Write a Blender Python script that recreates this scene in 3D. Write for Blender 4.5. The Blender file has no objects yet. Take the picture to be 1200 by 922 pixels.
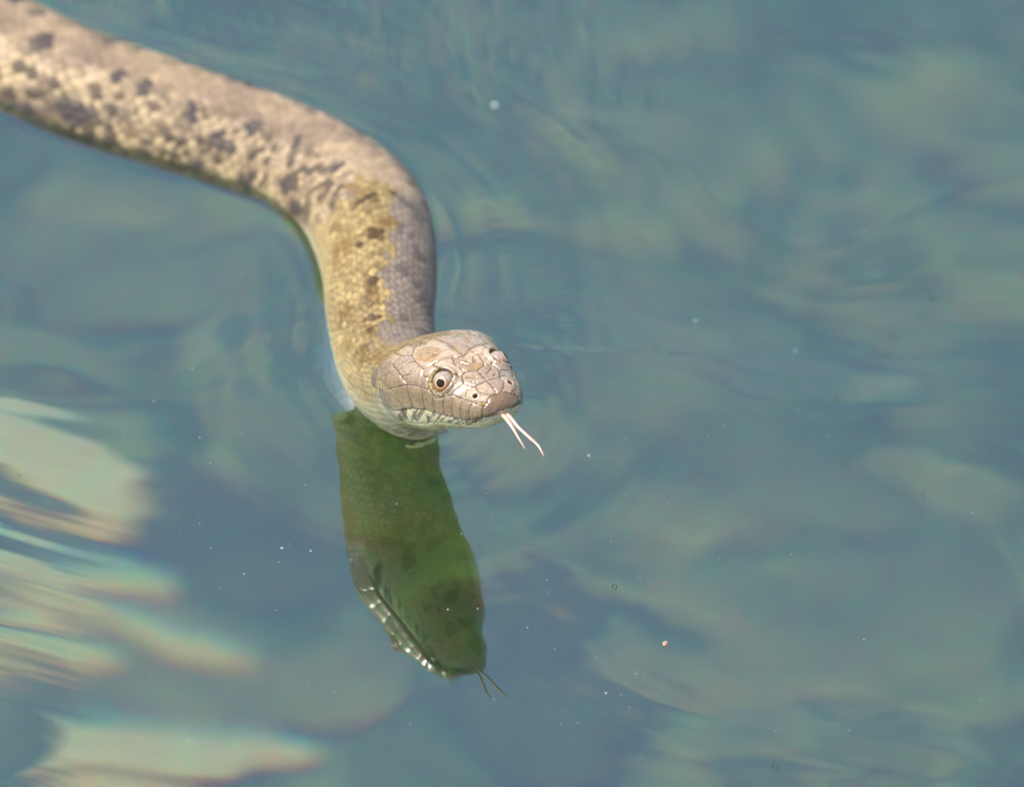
import bpy, math, random
import numpy as np
from mathutils import Vector, Matrix, kdtree

# ------------------------------------------------------------------ camera, sky, sun, exposure
SC = bpy.context.scene
CM = 0.01
TH = math.radians(38.0)          # camera looks down by this much
ROLL = math.radians(9.0)
DIST = 2.0
PXM = 0.0002                     # metres per photo pixel (1200 wide) at the snake
AIM = Vector((0.03, 0.0, 0.0))   # seen at the picture centre
F_ = Vector((0, math.cos(TH), -math.sin(TH)))
U0 = Vector((0, math.sin(TH), math.cos(TH)))
R0 = Vector((1, 0, 0))
UC = U0 * math.cos(ROLL) - R0 * math.sin(ROLL)
RC = R0 * math.cos(ROLL) + U0 * math.sin(ROLL)
CP = AIM - F_ * DIST
cam_d = bpy.data.cameras.new("camera")
cam = bpy.data.objects.new("camera", cam_d)
SC.collection.objects.link(cam)
cam.matrix_world = Matrix(((RC.x, UC.x, -F_.x, CP.x), (RC.y, UC.y, -F_.y, CP.y), (RC.z, UC.z, -F_.z, CP.z), (0, 0, 0, 1)))
cam_d.sensor_width = 36.0
cam_d.lens = 36.0 * DIST / (1200 * PXM)
cam_d.clip_start = 0.1
cam_d.clip_end = 2000.0
cam_d.dof.use_dof = True
cam_d.dof.aperture_fstop = 10.0
cam_d.dof.focus_distance = 1.945      # on the near eye
SC.camera = cam
SC.render.resolution_x, SC.render.resolution_y = 1024, 786

SUN_DIR = Vector((-0.50, -0.16, 0.85)).normalized()
world = bpy.data.worlds.new("World")
SC.world = world
world.use_nodes = True
wn = world.node_tree
wn.nodes.clear()
sky = wn.nodes.new("ShaderNodeTexSky")
sky.sky_type = 'NISHITA'
sky.sun_disc = False
sky.sun_elevation = math.asin(SUN_DIR.z)
sky.sun_rotation = math.atan2(SUN_DIR.x, SUN_DIR.y)
sky.air_density = 1.0
sky.dust_density = 3.0
sky.ozone_density = 1.0
bg = wn.nodes.new("ShaderNodeBackground")
bg.inputs['Strength'].default_value = 0.15
wo = wn.nodes.new("ShaderNodeOutputWorld")
wn.links.new(sky.outputs[0], bg.inputs[0])
wn.links.new(bg.outputs[0], wo.inputs[0])

sun_d = bpy.data.lights.new("sun", 'SUN')
sun_d.energy = 3.7
sun_d.angle = math.radians(0.5)
sun_d.color = (1.0, 0.93, 0.80)
sun = bpy.data.objects.new("sun", sun_d)
SC.collection.objects.link(sun)
sun.rotation_mode = 'QUATERNION'
sun.rotation_quaternion = SUN_DIR.to_track_quat('Z', 'Y')
sun.location = (0, 0, 5)

SC.view_settings.view_transform = 'Standard'
SC.view_settings.look = 'None'
SC.view_settings.exposure = 1.35
SC.view_settings.gamma = 1.0
SC.cycles.sample_clamp_indirect = 4.0
SC.cycles.max_bounces = 10
SC.cycles.transmission_bounces = 8
SC.cycles.use_denoising = True

# ------------------------------------------------------------------ helpers
COL = SC.collection


def at(px, py, z):
    """world point (metres) at height z (cm) seen at photo pixel px, py"""
    d = F_ * DIST + RC * ((px - 600) * PXM) - UC * ((py - 461) * PXM)
    k = (z * CM - CP.z) / d.z
    return CP + d * k


def grid_object(name, P, mat, parent=None, close_u=False, smooth=True, attrs=None, mat_idx=None):
    """P: (n, m, 3) array in metres"""
    n, m = P.shape[:2]
    me = bpy.data.meshes.new(name)
    idx = np.arange(n * m).reshape(n, m)
    if close_u:
        j = np.concatenate([idx, idx[:, :1]], 1)
    else:
        j = idx
    q = np.stack([j[:-1, :-1], j[1:, :-1], j[1:, 1:], j[:-1, 1:]], -1).reshape(-1, 4)
    nf = len(q)
    me.vertices.add(n * m)
    me.vertices.foreach_set('co', np.ascontiguousarray(P, dtype=np.float32).ravel())
    me.loops.add(nf * 4)
    me.loops.foreach_set('vertex_index', q.astype(np.int32).ravel())
    me.polygons.add(nf)
    me.polygons.foreach_set('loop_start', np.arange(0, nf * 4, 4, dtype=np.int32))
    me.polygons.foreach_set('use_smooth', np.full(nf, smooth))
    me.update(calc_edges=True)
    for k, v in (attrs or {}).items():
        if v.ndim == 3:
            a = me.color_attributes.new(k, 'FLOAT_COLOR', 'POINT')
            c = np.ones((n * m, 4), np.float32)
            c[:, :3] = v.reshape(-1, 3)
            a.data.foreach_set('color', c.ravel())
        else:
            a = me.attributes.new(k, 'FLOAT', 'POINT')
            a.data.foreach_set('value', v.astype(np.float32).ravel())
    me.materials.append(mat)
    o = bpy.data.objects.new(name, me)
    COL.objects.link(o)
    if parent:
        o.parent = parent
    return o


def material(name):
    m = bpy.data.materials.new(name)
    m.use_nodes = True
    nt = m.node_tree
    nt.nodes.clear()
    out = nt.nodes.new("ShaderNodeOutputMaterial")

    def N(t, **kw):
        n = nt.nodes.new("ShaderNode" + t)
        for k, v in kw.items():
            if k in n.inputs:
                n.inputs[k].default_value = v
            else:
                setattr(n, k, v)
        return n
    return m, nt, N, nt.links.new, out


def sst(a, b, x):
    t = np.clip((x - a) / (b - a), 0, 1)
    return t * t * (3 - 2 * t)


# value noise in numpy, smooth, for 2D / 3D inputs
_rs = np.random.RandomState(7)
_perm = _rs.permutation(4096)


def vnoise(x, y, z=None, seed=0):
    if z is None:
        z = np.zeros_like(x)
    xi, yi, zi = np.floor(x).astype(int), np.floor(y).astype(int), np.floor(z).astype(int)
    fx, fy, fz = x - xi, y - yi, z - zi
    fx, fy, fz = [f * f * (3 - 2 * f) for f in (fx, fy, fz)]
    r = 0

    def h(a, b, c):
        return _perm[(_perm[(_perm[(a + seed * 131) & 4095] + b) & 4095] + c) & 4095] / 4095.0
    for i in (0, 1):
        for j in (0, 1):
            for k in (0, 1):
                r = r + h(xi + i, yi + j, zi + k) * np.where(i, fx, 1 - fx) * np.where(j, fy, 1 - fy) * np.where(k, fz, 1 - fz)
    return r


def fbm(x, y, z=None, seed=0, oct=4):
    r, a, s = 0, .5, 0
    for o in range(oct):
        r = r + a * vnoise(x * 2 ** o + 17 * o, y * 2 ** o + 5 * o, None if z is None else z * 2 ** o, seed + o)
        s += a
        a *= .5
    return r / s


def norm(v):
    return v / np.maximum(np.linalg.norm(v, axis=-1, keepdims=True), 1e-12)


# ------------------------------------------------------------------ snake centre line (cm)
# photo pixel of the centre, its height above the water; from snout to tail
SPINE_PX = [(590, 480, 3.88), (562, 461, 3.56), (532, 444, 3.16), (503, 434, 2.6), (475, 441, 1.5), (456, 425, .55),
            (446, 375, .68), (444, 310, .62), (421, 247, .05), (354, 205, -.38), (277, 176, -.42),
            (177, 144, -.42), (85, 113, -.42), (-9, 69, -.42), (-90, 10, -.42), (-170, -90, -.42), (-260, -170, -.42), (-390, -210, -.5),
            (-540, -190, -.8), (-700, -260, -1.2), (-900, -330, -1.7)]
CTRL = np.array([list(at(*p)) for p in SPINE_PX]) / CM


def catmull(P, n=60):
    Q = np.vstack([2 * P[0] - P[1], P, 2 * P[-1] - P[-2]])
    out = []
    for i in range(1, len(Q) - 2):
        p0, p1, p2, p3 = Q[i - 1:i + 3]
        d01, d12, d23 = [max(np.linalg.norm(b - a), 1e-6) ** .5 for a, b in ((p0, p1), (p1, p2), (p2, p3))]
        t0, t1 = 0, d01
        t2 = t1 + d12
        t3 = t2 + d23
        t = np.linspace(t1, t2, n, endpoint=False)[:, None]
        A1 = (t1 - t) / (t1 - t0) * p0 + (t - t0) / (t1 - t0) * p1
        A2 = (t2 - t) / (t2 - t1) * p1 + (t - t1) / (t2 - t1) * p2
        A3 = (t3 - t) / (t3 - t2) * p2 + (t - t2) / (t3 - t2) * p3
        B1 = (t2 - t) / (t2 - t0) * A1 + (t - t0) / (t2 - t0) * A2
        B2 = (t3 - t) / (t3 - t1) * A2 + (t - t1) / (t3 - t1) * A3
        out.append((t2 - t) / (t2 - t1) * B1 + (t - t1) / (t2 - t1) * B2)
    out.append(Q[-2][None])
    return np.vstack(out)


LINE = catmull(CTRL)
ARC = np.concatenate([[0], np.cumsum(np.linalg.norm(np.diff(LINE, axis=0), axis=1))])
TT = np.arange(0, ARC[-1], .05)
LP = np.stack([np.interp(TT, ARC, LINE[:, k]) for k in range(3)], 1)
for _ in range(3):       # smooth the line a little, ends kept
    k = np.ones(9) / 9
    pad = np.vstack([2 * LP[0] - LP[4:0:-1], LP, 2 * LP[-1] - LP[-2:-6:-1]])
    LP = np.stack([np.convolve(pad[:, c], k, 'valid') for c in range(3)], 1)
TG = -norm(np.gradient(LP, axis=0))      # towards the snout
for _ in range(2):
    k = np.ones(11) / 11
    pad = np.vstack([np.repeat(TG[:1], 5, 0), TG, np.repeat(TG[-1:], 5, 0)])
    TG = norm(np.stack([np.convolve(pad[:, c], k, 'valid') for c in range(3)], 1))


def frame(t):
    c = np.stack([np.interp(t, TT, LP[:, k]) for k in range(3)], -1)
    T = norm(np.stack([np.interp(t, TT, TG[:, k]) for k in range(3)], -1))
    S = norm(np.cross(T, np.array([0, 0, 1.0])))      # the snake's right, the camera side at the head
    U = np.cross(S, T)
    a = (.12 * (1 - sst(3.0, 6.5, t)))[..., None]         # the head rolls slightly towards its right
    return c, T, S * np.cos(a) - U * np.sin(a), U * np.cos(a) + S * np.sin(a)


def prof(t, pts):
    """monotone-ish smooth interpolation of (t, value) pairs"""
    x = np.array([p[0] for p in pts], float)
    y = np.array([p[1] for p in pts], float)
    d = np.diff(y) / np.diff(x)
    m = np.concatenate([[d[0]], np.where(d[:-1] * d[1:] > 0, 2 * d[:-1] * d[1:] / (d[:-1] + d[1:] + 1e-12), 0), [d[-1]]])
    t = np.clip(t, x[0], x[-1])
    i = np.clip(np.searchsorted(x, t) - 1, 0, len(x) - 2)
    h = x[i + 1] - x[i]
    s = (t - x[i]) / h
    return ((1 + 2 * s) * (1 - s) ** 2) * y[i] + s * (1 - s) ** 2 * h * m[i] + s * s * (3 - 2 * s) * y[i + 1] + s * s * (s - 1) * h * m[i + 1]


W_PTS = [(0, .70), (.5, .78), (1.0, .92), (1.7, 1.10), (2.3, 1.28), (3.0, 1.42), (3.6, 1.42), (4.4, 1.30), (5.5, 1.2), (7.5, 1.22), (10, 1.34),
         (14, 1.56), (18, 1.7), (24, 1.82), (34, 1.5), (50, .8), (62, .4), (90, .1)]
HT_PTS = [(0, .36), (.5, .46), (1.0, .60), (1.7, .80), (2.3, .90), (3.0, .88), (3.6, .80), (4.4, .78), (5.5, .85), (7.5, 1.1), (10, 1.3),
          (14, 1.45), (18, 1.55), (24, 1.6), (34, 1.4), (50, .8), (62, .4), (90, .1)]
HB_PTS = [(0, .38), (.5, .56), (1.0, .72), (1.7, .92), (2.3, 1.12), (3.0, 1.20), (3.6, 1.40), (4.4, 1.50), (5.5, 1.30), (7.5, 1.1), (10, 1.15),
          (14, 1.3), (24, 1.4), (34, 1.2), (50, .8), (62, .4), (90, .1)]


def tipf(t, r):
    """superelliptic closing of the snout over the first r cm"""
    q = np.clip(1 - t / r, 0, 1)
    return (1 - q ** 2.3) ** .5


def smooth_surface(t, phi):
    c, T, S, U = frame(t)
    w = prof(t, W_PTS) * tipf(t, .62)
    ht = prof(t, HT_PTS) * tipf(t, .5)
    hb = prof(t, HB_PTS) * tipf(t, .5)
    boxy = 1 - sst(2.2, 4.2, t)
    low = np.where(np.cos(phi) < 0, 1.0, 0.0)
    sx = np.sign(np.sin(phi)) * np.abs(np.sin(phi)) ** (1 - (.16 + .12 * low) * boxy)
    cz = np.sign(np.cos(phi)) * np.abs(np.cos(phi)) ** (1 - (.14 + .12 * low) * boxy)
    x = w * sx
    z = np.where(cz > 0, ht, hb) * cz
    return c + S * x[..., None] + U * z[..., None]


# @@BUILD
# ------------------------------------------------------------------ water and river bed
def tag(o, label=None, cat=None, group=None, kind=None):
    for k, v in (('label', label), ('category', cat), ('group', group), ('kind', kind)):
        if v:
            o[k] = v
    return o


def stretch(c, half, n, far, nf):
    """coordinates dense inside c +- half, growing geometrically out to far"""
    core = np.linspace(c - half, c + half, n)
    step = core[1] - core[0]
    g = np.geomspace(step, far, nf)
    return np.concatenate([(c - half) - g[::-1], core, (c + half) + g])


BED = -88.0      # cm

# stations where the snake meets the water: centre, half width at the surface
_t = np.arange(0, 88, .1)
_c, _T, _S, _U = frame(_t)
_hb = prof(_t, HB_PTS)
_w = prof(_t, W_PTS)
_under = _c[:, 2] - _hb * np.abs(_U[:, 2])
_q = np.clip(_c[:, 2] / np.maximum(_hb * np.abs(_U[:, 2]), 1e-6), -1, 1)
_hw = _w * np.sqrt(np.clip(1 - _q ** 2, 0, 1))
_ok = (_under < 0) & (_c[:, 2] + prof(_t, HT_PTS) > 0)
WC, WH = _c[_ok, :2], _hw[_ok]
WTAN = _T[_ok, :2]


def contact(x, y):
    """signed distance (cm) from the snake's waterline, the station hit and which side of it"""
    shp = x.shape
    x, y = x.ravel(), y.ravel()
    D = np.full(x.shape, 1e9)
    K = np.zeros(x.shape, int)
    near = np.where((x > -60) & (x < 20) & (y > -25) & (y < 60))[0]
    for a in range(0, len(near), 20000):
        i = near[a:a + 20000]
        dd = np.hypot(x[i, None] - WC[None, ::2, 0], y[i, None] - WC[None, ::2, 1]) - WH[None, ::2]
        k = dd.argmin(1)
        D[i] = dd[np.arange(len(i)), k]
        K[i] = k * 2
    side = WTAN[K, 0] * (y - WC[K, 1]) - WTAN[K, 1] * (x - WC[K, 0])   # > 0 on the snake's left
    return D.reshape(shp), K.reshape(shp), side.reshape(shp)


THROAT = np.array(at(468, 500, 0)) / CM
BOW = np.array(at(395, 430, 0)) / CM


def water_height(x, y):
    d, k, side = contact(x, y)
    r2 = np.hypot(x - 0, y + 2)
    fade = 1 / (1 + (r2 / 45.0) ** 2)
    # long soft swell
    wx = x + 2.2 * (fbm(x / 9, y / 9, seed=3, oct=2) - .5) * 4
    wy = y + 2.2 * (fbm(x / 9 + 40, y / 9, seed=4, oct=2) - .5) * 4
    h = .17 * (fbm(wx / 8.0, wy / 5.0, seed=11, oct=2) - .5)
    h += .036 * (fbm(wx / 3.2, wy / 1.7, seed=21, oct=2) - .5)
    calm = 1 - .95 * np.exp(-(np.hypot(x + 1.8, (y + 5.5) * .8) / 5.0) ** 2)
    h *= calm
    # meniscus and small capillary rings
    dd = np.clip(d, 0, 50)
    r = np.hypot(x - THROAT[0], y - THROAT[1])
    strong = np.exp(-(np.hypot(x - THROAT[0] + .8, y - THROAT[1] - .9) / 2.6) ** 2)
    h += (.018 + .25 * strong) * np.exp(-dd / (.12 + .14 * strong)) * (d < 40)
    h += -(.003 + .018 * strong) * np.exp(-((dd - .75) / .45) ** 2)
    r = np.hypot(x - THROAT[0], (y - THROAT[1]))
    h += .0022 * np.sin(2 * np.pi * r / .62 + .5) * np.exp(-r / 1.8) * sst(.3, .9, r)
    # wake on the outer side of the bend
    out = sst(0, 1.0, side) * sst(.15, .8, dd) * np.exp(-dd / 3.2) * calm
    al = k * .1
    h += out * (.012 * np.sin(2 * np.pi * (dd + .5 * fbm(x / 3, y / 3, seed=6)) / 2.2) + .11 * (fbm(dd / 1.3 + .12 * al, al / 7.0, seed=8, oct=3) - .5))
    bow = np.exp(-(np.hypot(x - BOW[0], y - BOW[1]) / 3.6) ** 2) * (side < 0)
    h += bow * .020 * np.cos(2 * np.pi * dd / 1.15 + .6) * np.exp(-dd / 1.5)
    # small wave train running in at the lower left
    m = .8 * sst(-4.0, -10.0, x) * sst(-4.5, -9.5, y)
    ph = y + .22 * x + 1.1 * (fbm(x / 6, y / 3, seed=9, oct=2) - .5)
    h += m * .026 * (fbm(x / 6 + 3, (y + .15 * x) / .55, seed=17, oct=3) - .5)
    h += m * (.008 * np.sin(2 * np.pi * ph / 2.1) + .0009 * np.sin(2 * np.pi * (ph + .15 * x) / .8))
    # streaky ripples at the top
    m2 = sst(9.0, 15.0, y) * np.exp(-((x + 2) / 6.0) ** 2)
    h += m2 * .09 * (fbm(x / .9 + y / 6, y / 4.5, seed=14, oct=3) - .5)
    return h * np.where(r2 < 300, 1, 0) * 1.0 * fade ** .3


gx = stretch(0.0, 17.0, 640, 8000.0, 60)
gy = stretch(-1.0, 20.0, 640, 8000.0, 60)
WX, WY = np.meshgrid(gx, gy, indexing='ij')
WZ = water_height(WX, WY)

wm, nt, N, L, out_ = material("clear_green_water")
lw = N("Fresnel", IOR=2.5)
gl = N("BsdfGlossy", Roughness=0.0)
gl.inputs['Color'].default_value = (.84, 1, .94, 1)
prev = None
for colr, ior in (((.88, 0, 0, 1), 1.3292), ((0, .90, 0, 1), 1.3335), ((0, 0, .58, 1), 1.3384)):   # dispersion of real water, three bands
    rf = N("BsdfRefraction", Roughness=0.0, IOR=ior)
    rf.inputs['Color'].default_value = colr
    if prev is None:
        prev = rf
    else:
        ad = N("AddShader")
        L(prev.outputs[0], ad.inputs[0])
        L(rf.outputs[0], ad.inputs[1])
        prev = ad
mx = N("MixShader")
L(lw.outputs[0], mx.inputs[0])
L(prev.outputs[0], mx.inputs[1])
L(gl.outputs[0], mx.inputs[2])
L(mx.outputs[0], out_.inputs[0])
water = grid_object("water", np.stack([WX, WY, WZ], -1) * CM, wm)
tag(water, kind='structure')

bx = stretch(0.0, 90.0, 160, 8000.0, 24)
by = stretch(40.0, 110.0, 200, 8000.0, 24)
BX, BY = np.meshgrid(bx, by, indexing='ij')
BZ = BED + 5 * (fbm(BX / 22, BY / 22, seed=31, oct=3) - .5) + .5 * fbm(BX / 3, BY / 3, seed=32, oct=2)
BZ -= 40 * sst(60, 180, np.hypot(BX, BY - 40))
bm_, nt, N, L, out_ = material("silty_river_bed")
tc = N("TexCoord")
mp = N("Mapping")
mp.inputs['Scale'].default_value = (1, 1, 1)
L(tc.outputs['Object'], mp.inputs[0])
n1 = N("TexNoise", Scale=13.0, Detail=4.0, Roughness=.6, Distortion=1.8)
n2 = N("TexNoise", Scale=38.0, Detail=5.0, Roughness=.6)
L(mp.outputs[0], n1.inputs['Vector'])
L(mp.outputs[0], n2.inputs['Vector'])
r1 = N("ValToRGB")
e = r1.color_ramp.elements
e[0].position, e[0].color = .36, (.030, .078, .048, 1)
e[1].position, e[1].color = .66, (.27, .30, .17, 1)
e2 = e.new(.5)
e2.color = (.085, .145, .085, 1)
L(n1.outputs['Fac'], r1.inputs[0])
mix = N("MixRGB", blend_type='OVERLAY')
mix.inputs[0].default_value = .5
L(r1.outputs[0], mix.inputs[1])
L(n2.outputs['Fac'], mix.inputs[2])
bs = N("BsdfPrincipled", Roughness=.95)
L(mix.outputs[0], bs.inputs['Base Color'])
L(bs.outputs[0], out_.inputs[0])
bed = grid_object("river_bed", np.stack([BX, BY, BZ], -1) * CM, bm_)
tag(bed, kind='structure')


def bed_at(px, py, up=0.0):
    """point on the bed (cm) that the picture shows through the surface at photo pixel px, py"""
    p = at(px, py, 0)
    d = (p - CP).normalized()
    s = Vector((d.x, d.y, 0)) / 1.333
    dr = Vector((s.x, s.y, -math.sqrt(1 - s.length_squared)))
    k = (BED + up) * CM / dr.z
    return (p + dr * k) / CM


def stone_mesh(name, seed, sx, sy, sz, m):
    """one river stone, an uneven rounded block (cm)"""
    u = np.linspace(0, math.pi, 22)
    v = np.linspace(0, 2 * math.pi, 37)[:-1]
    U, V = np.meshgrid(u, v, indexing='ij')
    d = np.stack([np.sin(U) * np.cos(V), np.sin(U) * np.sin(V), np.cos(U)], -1)
    q = np.sign(d) * np.abs(d) ** .85
    k = 1 + .35 * (fbm(d[..., 0] * 1.6 + 7, d[..., 1] * 1.6 + seed, d[..., 2] * 1.6 + 3, seed=seed, oct=3) - .5) * 2
    P = q * k[..., None] * np.array([sx, sy, sz])
    return grid_object(name, P * CM, m, close_u=True)


def stone_material(name, c1, c2):
    m, nt, N, L, o = material(name)
    tc = N("TexCoord")
    n = N("TexNoise", Scale=22.0, Detail=6.0, Roughness=.6)
    L(tc.outputs['Object'], n.inputs['Vector'])
    r = N("ValToRGB")
    r.color_ramp.elements[0].position, r.color_ramp.elements[0].color = .38, c1 + (1,)
    r.color_ramp.elements[1].position, r.color_ramp.elements[1].color = .62, c2 + (1,)
    L(n.outputs['Fac'], r.inputs[0])
    b = N("BsdfPrincipled", Roughness=.85)
    L(r.outputs[0], b.inputs['Base Color'])
    L(b.outputs[0], o.inputs[0])
    return m


ST_PALE = stone_material("pale_limestone", (.86, .74, .60), (.97, .88, .76))
ST_OCH = stone_material("ochre_stone", (.17, .18, .11), (.30, .30, .18))
ST_GRN = stone_material("algae_stone", (.085, .13, .09), (.16, .21, .14))
ST_DRK = stone_material("dark_slate", (.03, .055, .045), (.06, .10, .075))
# photo pixel, half sizes (cm), turn, material, label
STONES = [
    (55, 550, 4.8, 1.9, .9, -.35, ST_PALE, "long white stone on the bed, brightest of all, at the left edge of the picture"),
    (60, 680, 4.4, .8, .8, .05, ST_PALE, "flat whitish slab on the bed below the brightest white stone at the left edge"),
    (150, 712, 3.2, .9, .8, -.1, ST_OCH, "ochre slab on the bed just right of the flat whitish slab, lower left"),
    (120, 735, 4.6, .7, .8, -.05, ST_PALE, "narrow pale slab on the bed between the flat slab and the low pale stone"),
    (60, 775, 5.0, .9, .8, .1, ST_PALE, "low pale stone on the bed between the flat slab and the bottom left corner"),
    (80, 880, 5.8, 1.3, .8, .1, ST_PALE, "whitish stone on the bed in the bottom left corner under the small waves"),
    (210, 868, 4.2, .7, .8, .05, ST_PALE, "thin pale slab on the bed at the bottom edge, right of the whitish corner stone"),
    (190, 805, 3.4, 1.0, 1.0, -.15, ST_OCH, "ochre stone on the bed right of the low pale stone, near the bottom left"),
    (385, 800, 2.4, 1.5, 1.0, .5, ST_OCH, "blurred ochre stone on the bed left of the tip of the head's reflection"),
    (432, 596, 1.9, 1.3, .8, .2, ST_GRN, "olive green stone on the bed seen through the reflection of the snake's head"),
    (850, 700, 3.0, .7, .6, -.55, ST_OCH, "narrow slanting ochre stone on the bed right of the head's reflection"),
    (830, 600, 2.4, 1.5, 1.3, -.2, ST_OCH, "small ochre stone on the bed above the narrow slanting one, right of the tongue"),
    (810, 810, 3.6, 1.3, 1.3, .1, ST_OCH, "ochre stone on the bed at the bottom, below the narrow slanting one"),
    (930, 790, 2.6, 1.5, 1.3, .3, ST_OCH, "rounded ochre stone on the bed, rightmost of the ochre ones near the bottom"),
    (940, 570, 4.0, 1.5, 1.4, -.5, ST_GRN, "large green algae covered stone on the bed right of the snake's tongue"),
    (1060, 700, 4.0, 1.9, 1.0, .3, ST_GRN, "widest green stone on the bed, near the right edge in the lower half"),
    (930, 145, 4.4, 1.1, 1.1, -.2, ST_OCH, "thin pale slab on the bed in the upper right corner area"),
    (490, 14, 2.2, 1.2, 1.0, .0, ST_OCH, "small pale stone on the bed at the top edge, beyond the snake's body"),
    (640, 240, 4.0, 1.8, 1.1, -.35, ST_GRN, "green stone on the bed just right of the bend of the snake's body"),
    (760, 430, 3.6, 2.2, 1.2, .1, ST_GRN, "green stone on the bed level with the snake's head, to its right"),
    (1090, 350, 3.2, 2.2, 1.2, .2, ST_GRN, "green stone on the bed near the right edge in the upper half"),
    (170, 330, 5.0, 2.6, 1.2, .2, ST_GRN, "green stone on the bed left of the snake's neck below its body"),
    (540, 720, 1.9, 1.5, .7, .3, ST_DRK, "small dark slate added on the bed to darken the snout end of the reflection"),  # added to deepen the tip of the head's reflection
    (1040, 270, 6.0, 3.0, .8, -.2, ST_DRK, "dark slate slab on the bed in the upper right quarter"),
    (1010, 500, 4.2, 2.2, .8, .2, ST_DRK, "dark slate slab on the bed right of the snake's head, below the upper dark one"),
    (660, 800, 3.4, 3.6, .8, .1, ST_DRK, "dark slate slab on the bed right of the tip of the head's reflection"),
    (270, 640, 4.2, 2.4, .8, .0, ST_DRK, "dark slate slab on the bed left of the head's reflection"),
    (130, 235, 2.8, 1.2, 1.0, .1, ST_OCH, "dull ochre stone on the bed close below the snake's body"),
]
for i, (px, py, sx, sy, sz, rz, m, lab) in enumerate(STONES):
    p = bed_at(px, py, .1)
    o = stone_mesh("river_stone", 50 + i, sx, sy * 1.2, sz * .6, m)
    o.location = p * CM
    o.rotation_euler = (0, 0, rz)
    tag(o, lab, "stone", "stones lying on the river bed")

# ------------------------------------------------------------------ the snake's skin: plates, lips, scales
HEAD_END = 4.3
MID = {'frontal', 'rostral'}
PLATES = {   # (cm from the snout, angle from the crown), right half; the left half is the mirror image
    'parietal': [(1.58, 0), (1.72, .16), (1.79, .34), (1.86, .55), (1.95, .76), (2.25, .68), (2.54, .55), (2.85, .28), (2.75, 0)],
    'frontal': [(1.58, 0), (1.72, .16), (1.45, .25), (1.12, .2), (1.04, 0)],
    'supraocular': [(1.72, .16), (1.45, .25), (1.12, .2), (1.06, .36), (1.2, .47), (1.40, .53), (1.62, .56), (1.83, .56), (1.79, .34)],
    'prefrontal': [(1.04, 0), (1.12, .2), (1.06, .36), (.85, .5), (.62, .34), (.64, 0)],
    'internasal': [(.64, 0), (.62, .34), (.42, .40), (.22, .2), (.2, 0)],
    'nasal': [(.62, .34), (.42, .40), (.22, .2), (.14, .6), (.28, .93), (.55, .93), (.68, .62)],
    'loreal': [(.62, .34), (.85, .5), (.92, 1.04), (.55, .93), (.68, .62)],
    'preocular': [(.85, .5), (1.06, .36), (1.16, .5), (1.12, .75), (1.16, 1.12), (.92, 1.06)],
    'postocular': [(1.62, .58), (1.83, .57), (1.95, .76), (1.88, .92), (1.66, .9)],
    'lower_postocular': [(1.66, .9), (1.88, .92), (1.80, 1.20), (1.60, 1.22), (1.56, 1.08)],
    'temporal_a': [(1.95, .76), (2.25, .68), (2.45, .75), (2.55, 1.0), (2.15, 1.26), (1.8, 1.22), (1.88, .92)],
    'temporal_b': [(2.25, .68), (2.54, .55), (2.85, .62), (2.9, .85), (2.55, 1.0), (2.45, .75)],
    'temporal_c': [(2.54, .55), (2.85, .28), (3.15, .33), (3.22, .6), (2.85, .62)],
    'temporal_d': [(2.85, .62), (3.22, .6), (3.5, .83), (3.28, 1.08), (2.9, .85)],
    'temporal_e': [(2.55, 1.0), (2.9, .85), (3.28, 1.08), (3.3, 1.3), (2.7, 1.42), (2.15, 1.26)],
    'temporal_f': [(3.3, 1.3), (3.28, 1.08), (3.5, .95), (3.75, 1.2), (3.6, 1.5), (3.35, 1.6)],
    'rostral': [(0, 0), (.2, 0), (.22, .2), (.14, .6), (.14, 1.0), (.13, 1.72), (0, 1.72)],
}
LTOP = [(.13, .93), (.28, .93), (.55, .93), (.8, 1.02), (1.05, 1.12), (1.38, 1.20), (1.7, 1.22), (2.15, 1.26), (2.7, 1.42), (3.35, 1.6)]
LSEAM = [(.14, .14), (.34, .36), (.58, .58), (.82, .84), (1.08, 1.1), (1.4, 1.42), (1.76, 1.74), (2.2, 2.1), (2.68, 2.4)]
PHM = 1.74


def mouth_phi(t):
    return PHM + .03 * np.sin(np.clip(t, 0, 2.7) * 2.4) + .10 * sst(2.2, 2.9, t)


def ltop(t):
    return np.interp(t, [p[0] for p in LTOP], [p[1] for p in LTOP])


seam_pts = []


def add_seam(p, q, n=None):
    n = n or max(3, int((abs(p[0] - q[0]) + abs(p[1] - q[1])) / .012))
    u = np.linspace(0, 1, n)
    t, f = p[0] + (q[0] - p[0]) * u, p[1] + (q[1] - p[1]) * u
    # real seams waver a little
    f = f + .012 * np.sin(u * math.pi) * np.sin(u * 9 + p[0] * 17 + q[1] * 11)
    for s in (1, -1):
        seam_pts.append(np.stack([t, s * f], 1))


for nm, pl in PLATES.items():
    for i in range(len(pl)):
        p, q = pl[i], pl[(i + 1) % len(pl)]
        if nm in MID and p[1] == 0 and q[1] == 0:
            continue
        if nm == 'rostral' and (p[0] == 0 or q[0] == 0):
            continue
        add_seam(p, q)
for i in range(len(LTOP) - 1):
    add_seam(LTOP[i], LTOP[i + 1])
for a, b in LSEAM:
    add_seam((a, float(ltop(a))), (b, float(mouth_phi(b))))
LOWER = [.2, .42, .7, 1.0, 1.34, 1.72, 2.12, 2.5]
BARS = [(.16, .10), (.36, .08), (.50, .05), (.74, .10), (1.06, .07), (1.22, .05), (1.46, .11), (1.86, .08), (2.02, .06), (2.34, .12)]
for a in LOWER:
    add_seam((a, PHM + .03), (a + .10, 2.12))
add_seam((.08, 2.12), (2.9, 2.16))
add_seam((.2, 2.5), (1.5, 2.4))
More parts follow.
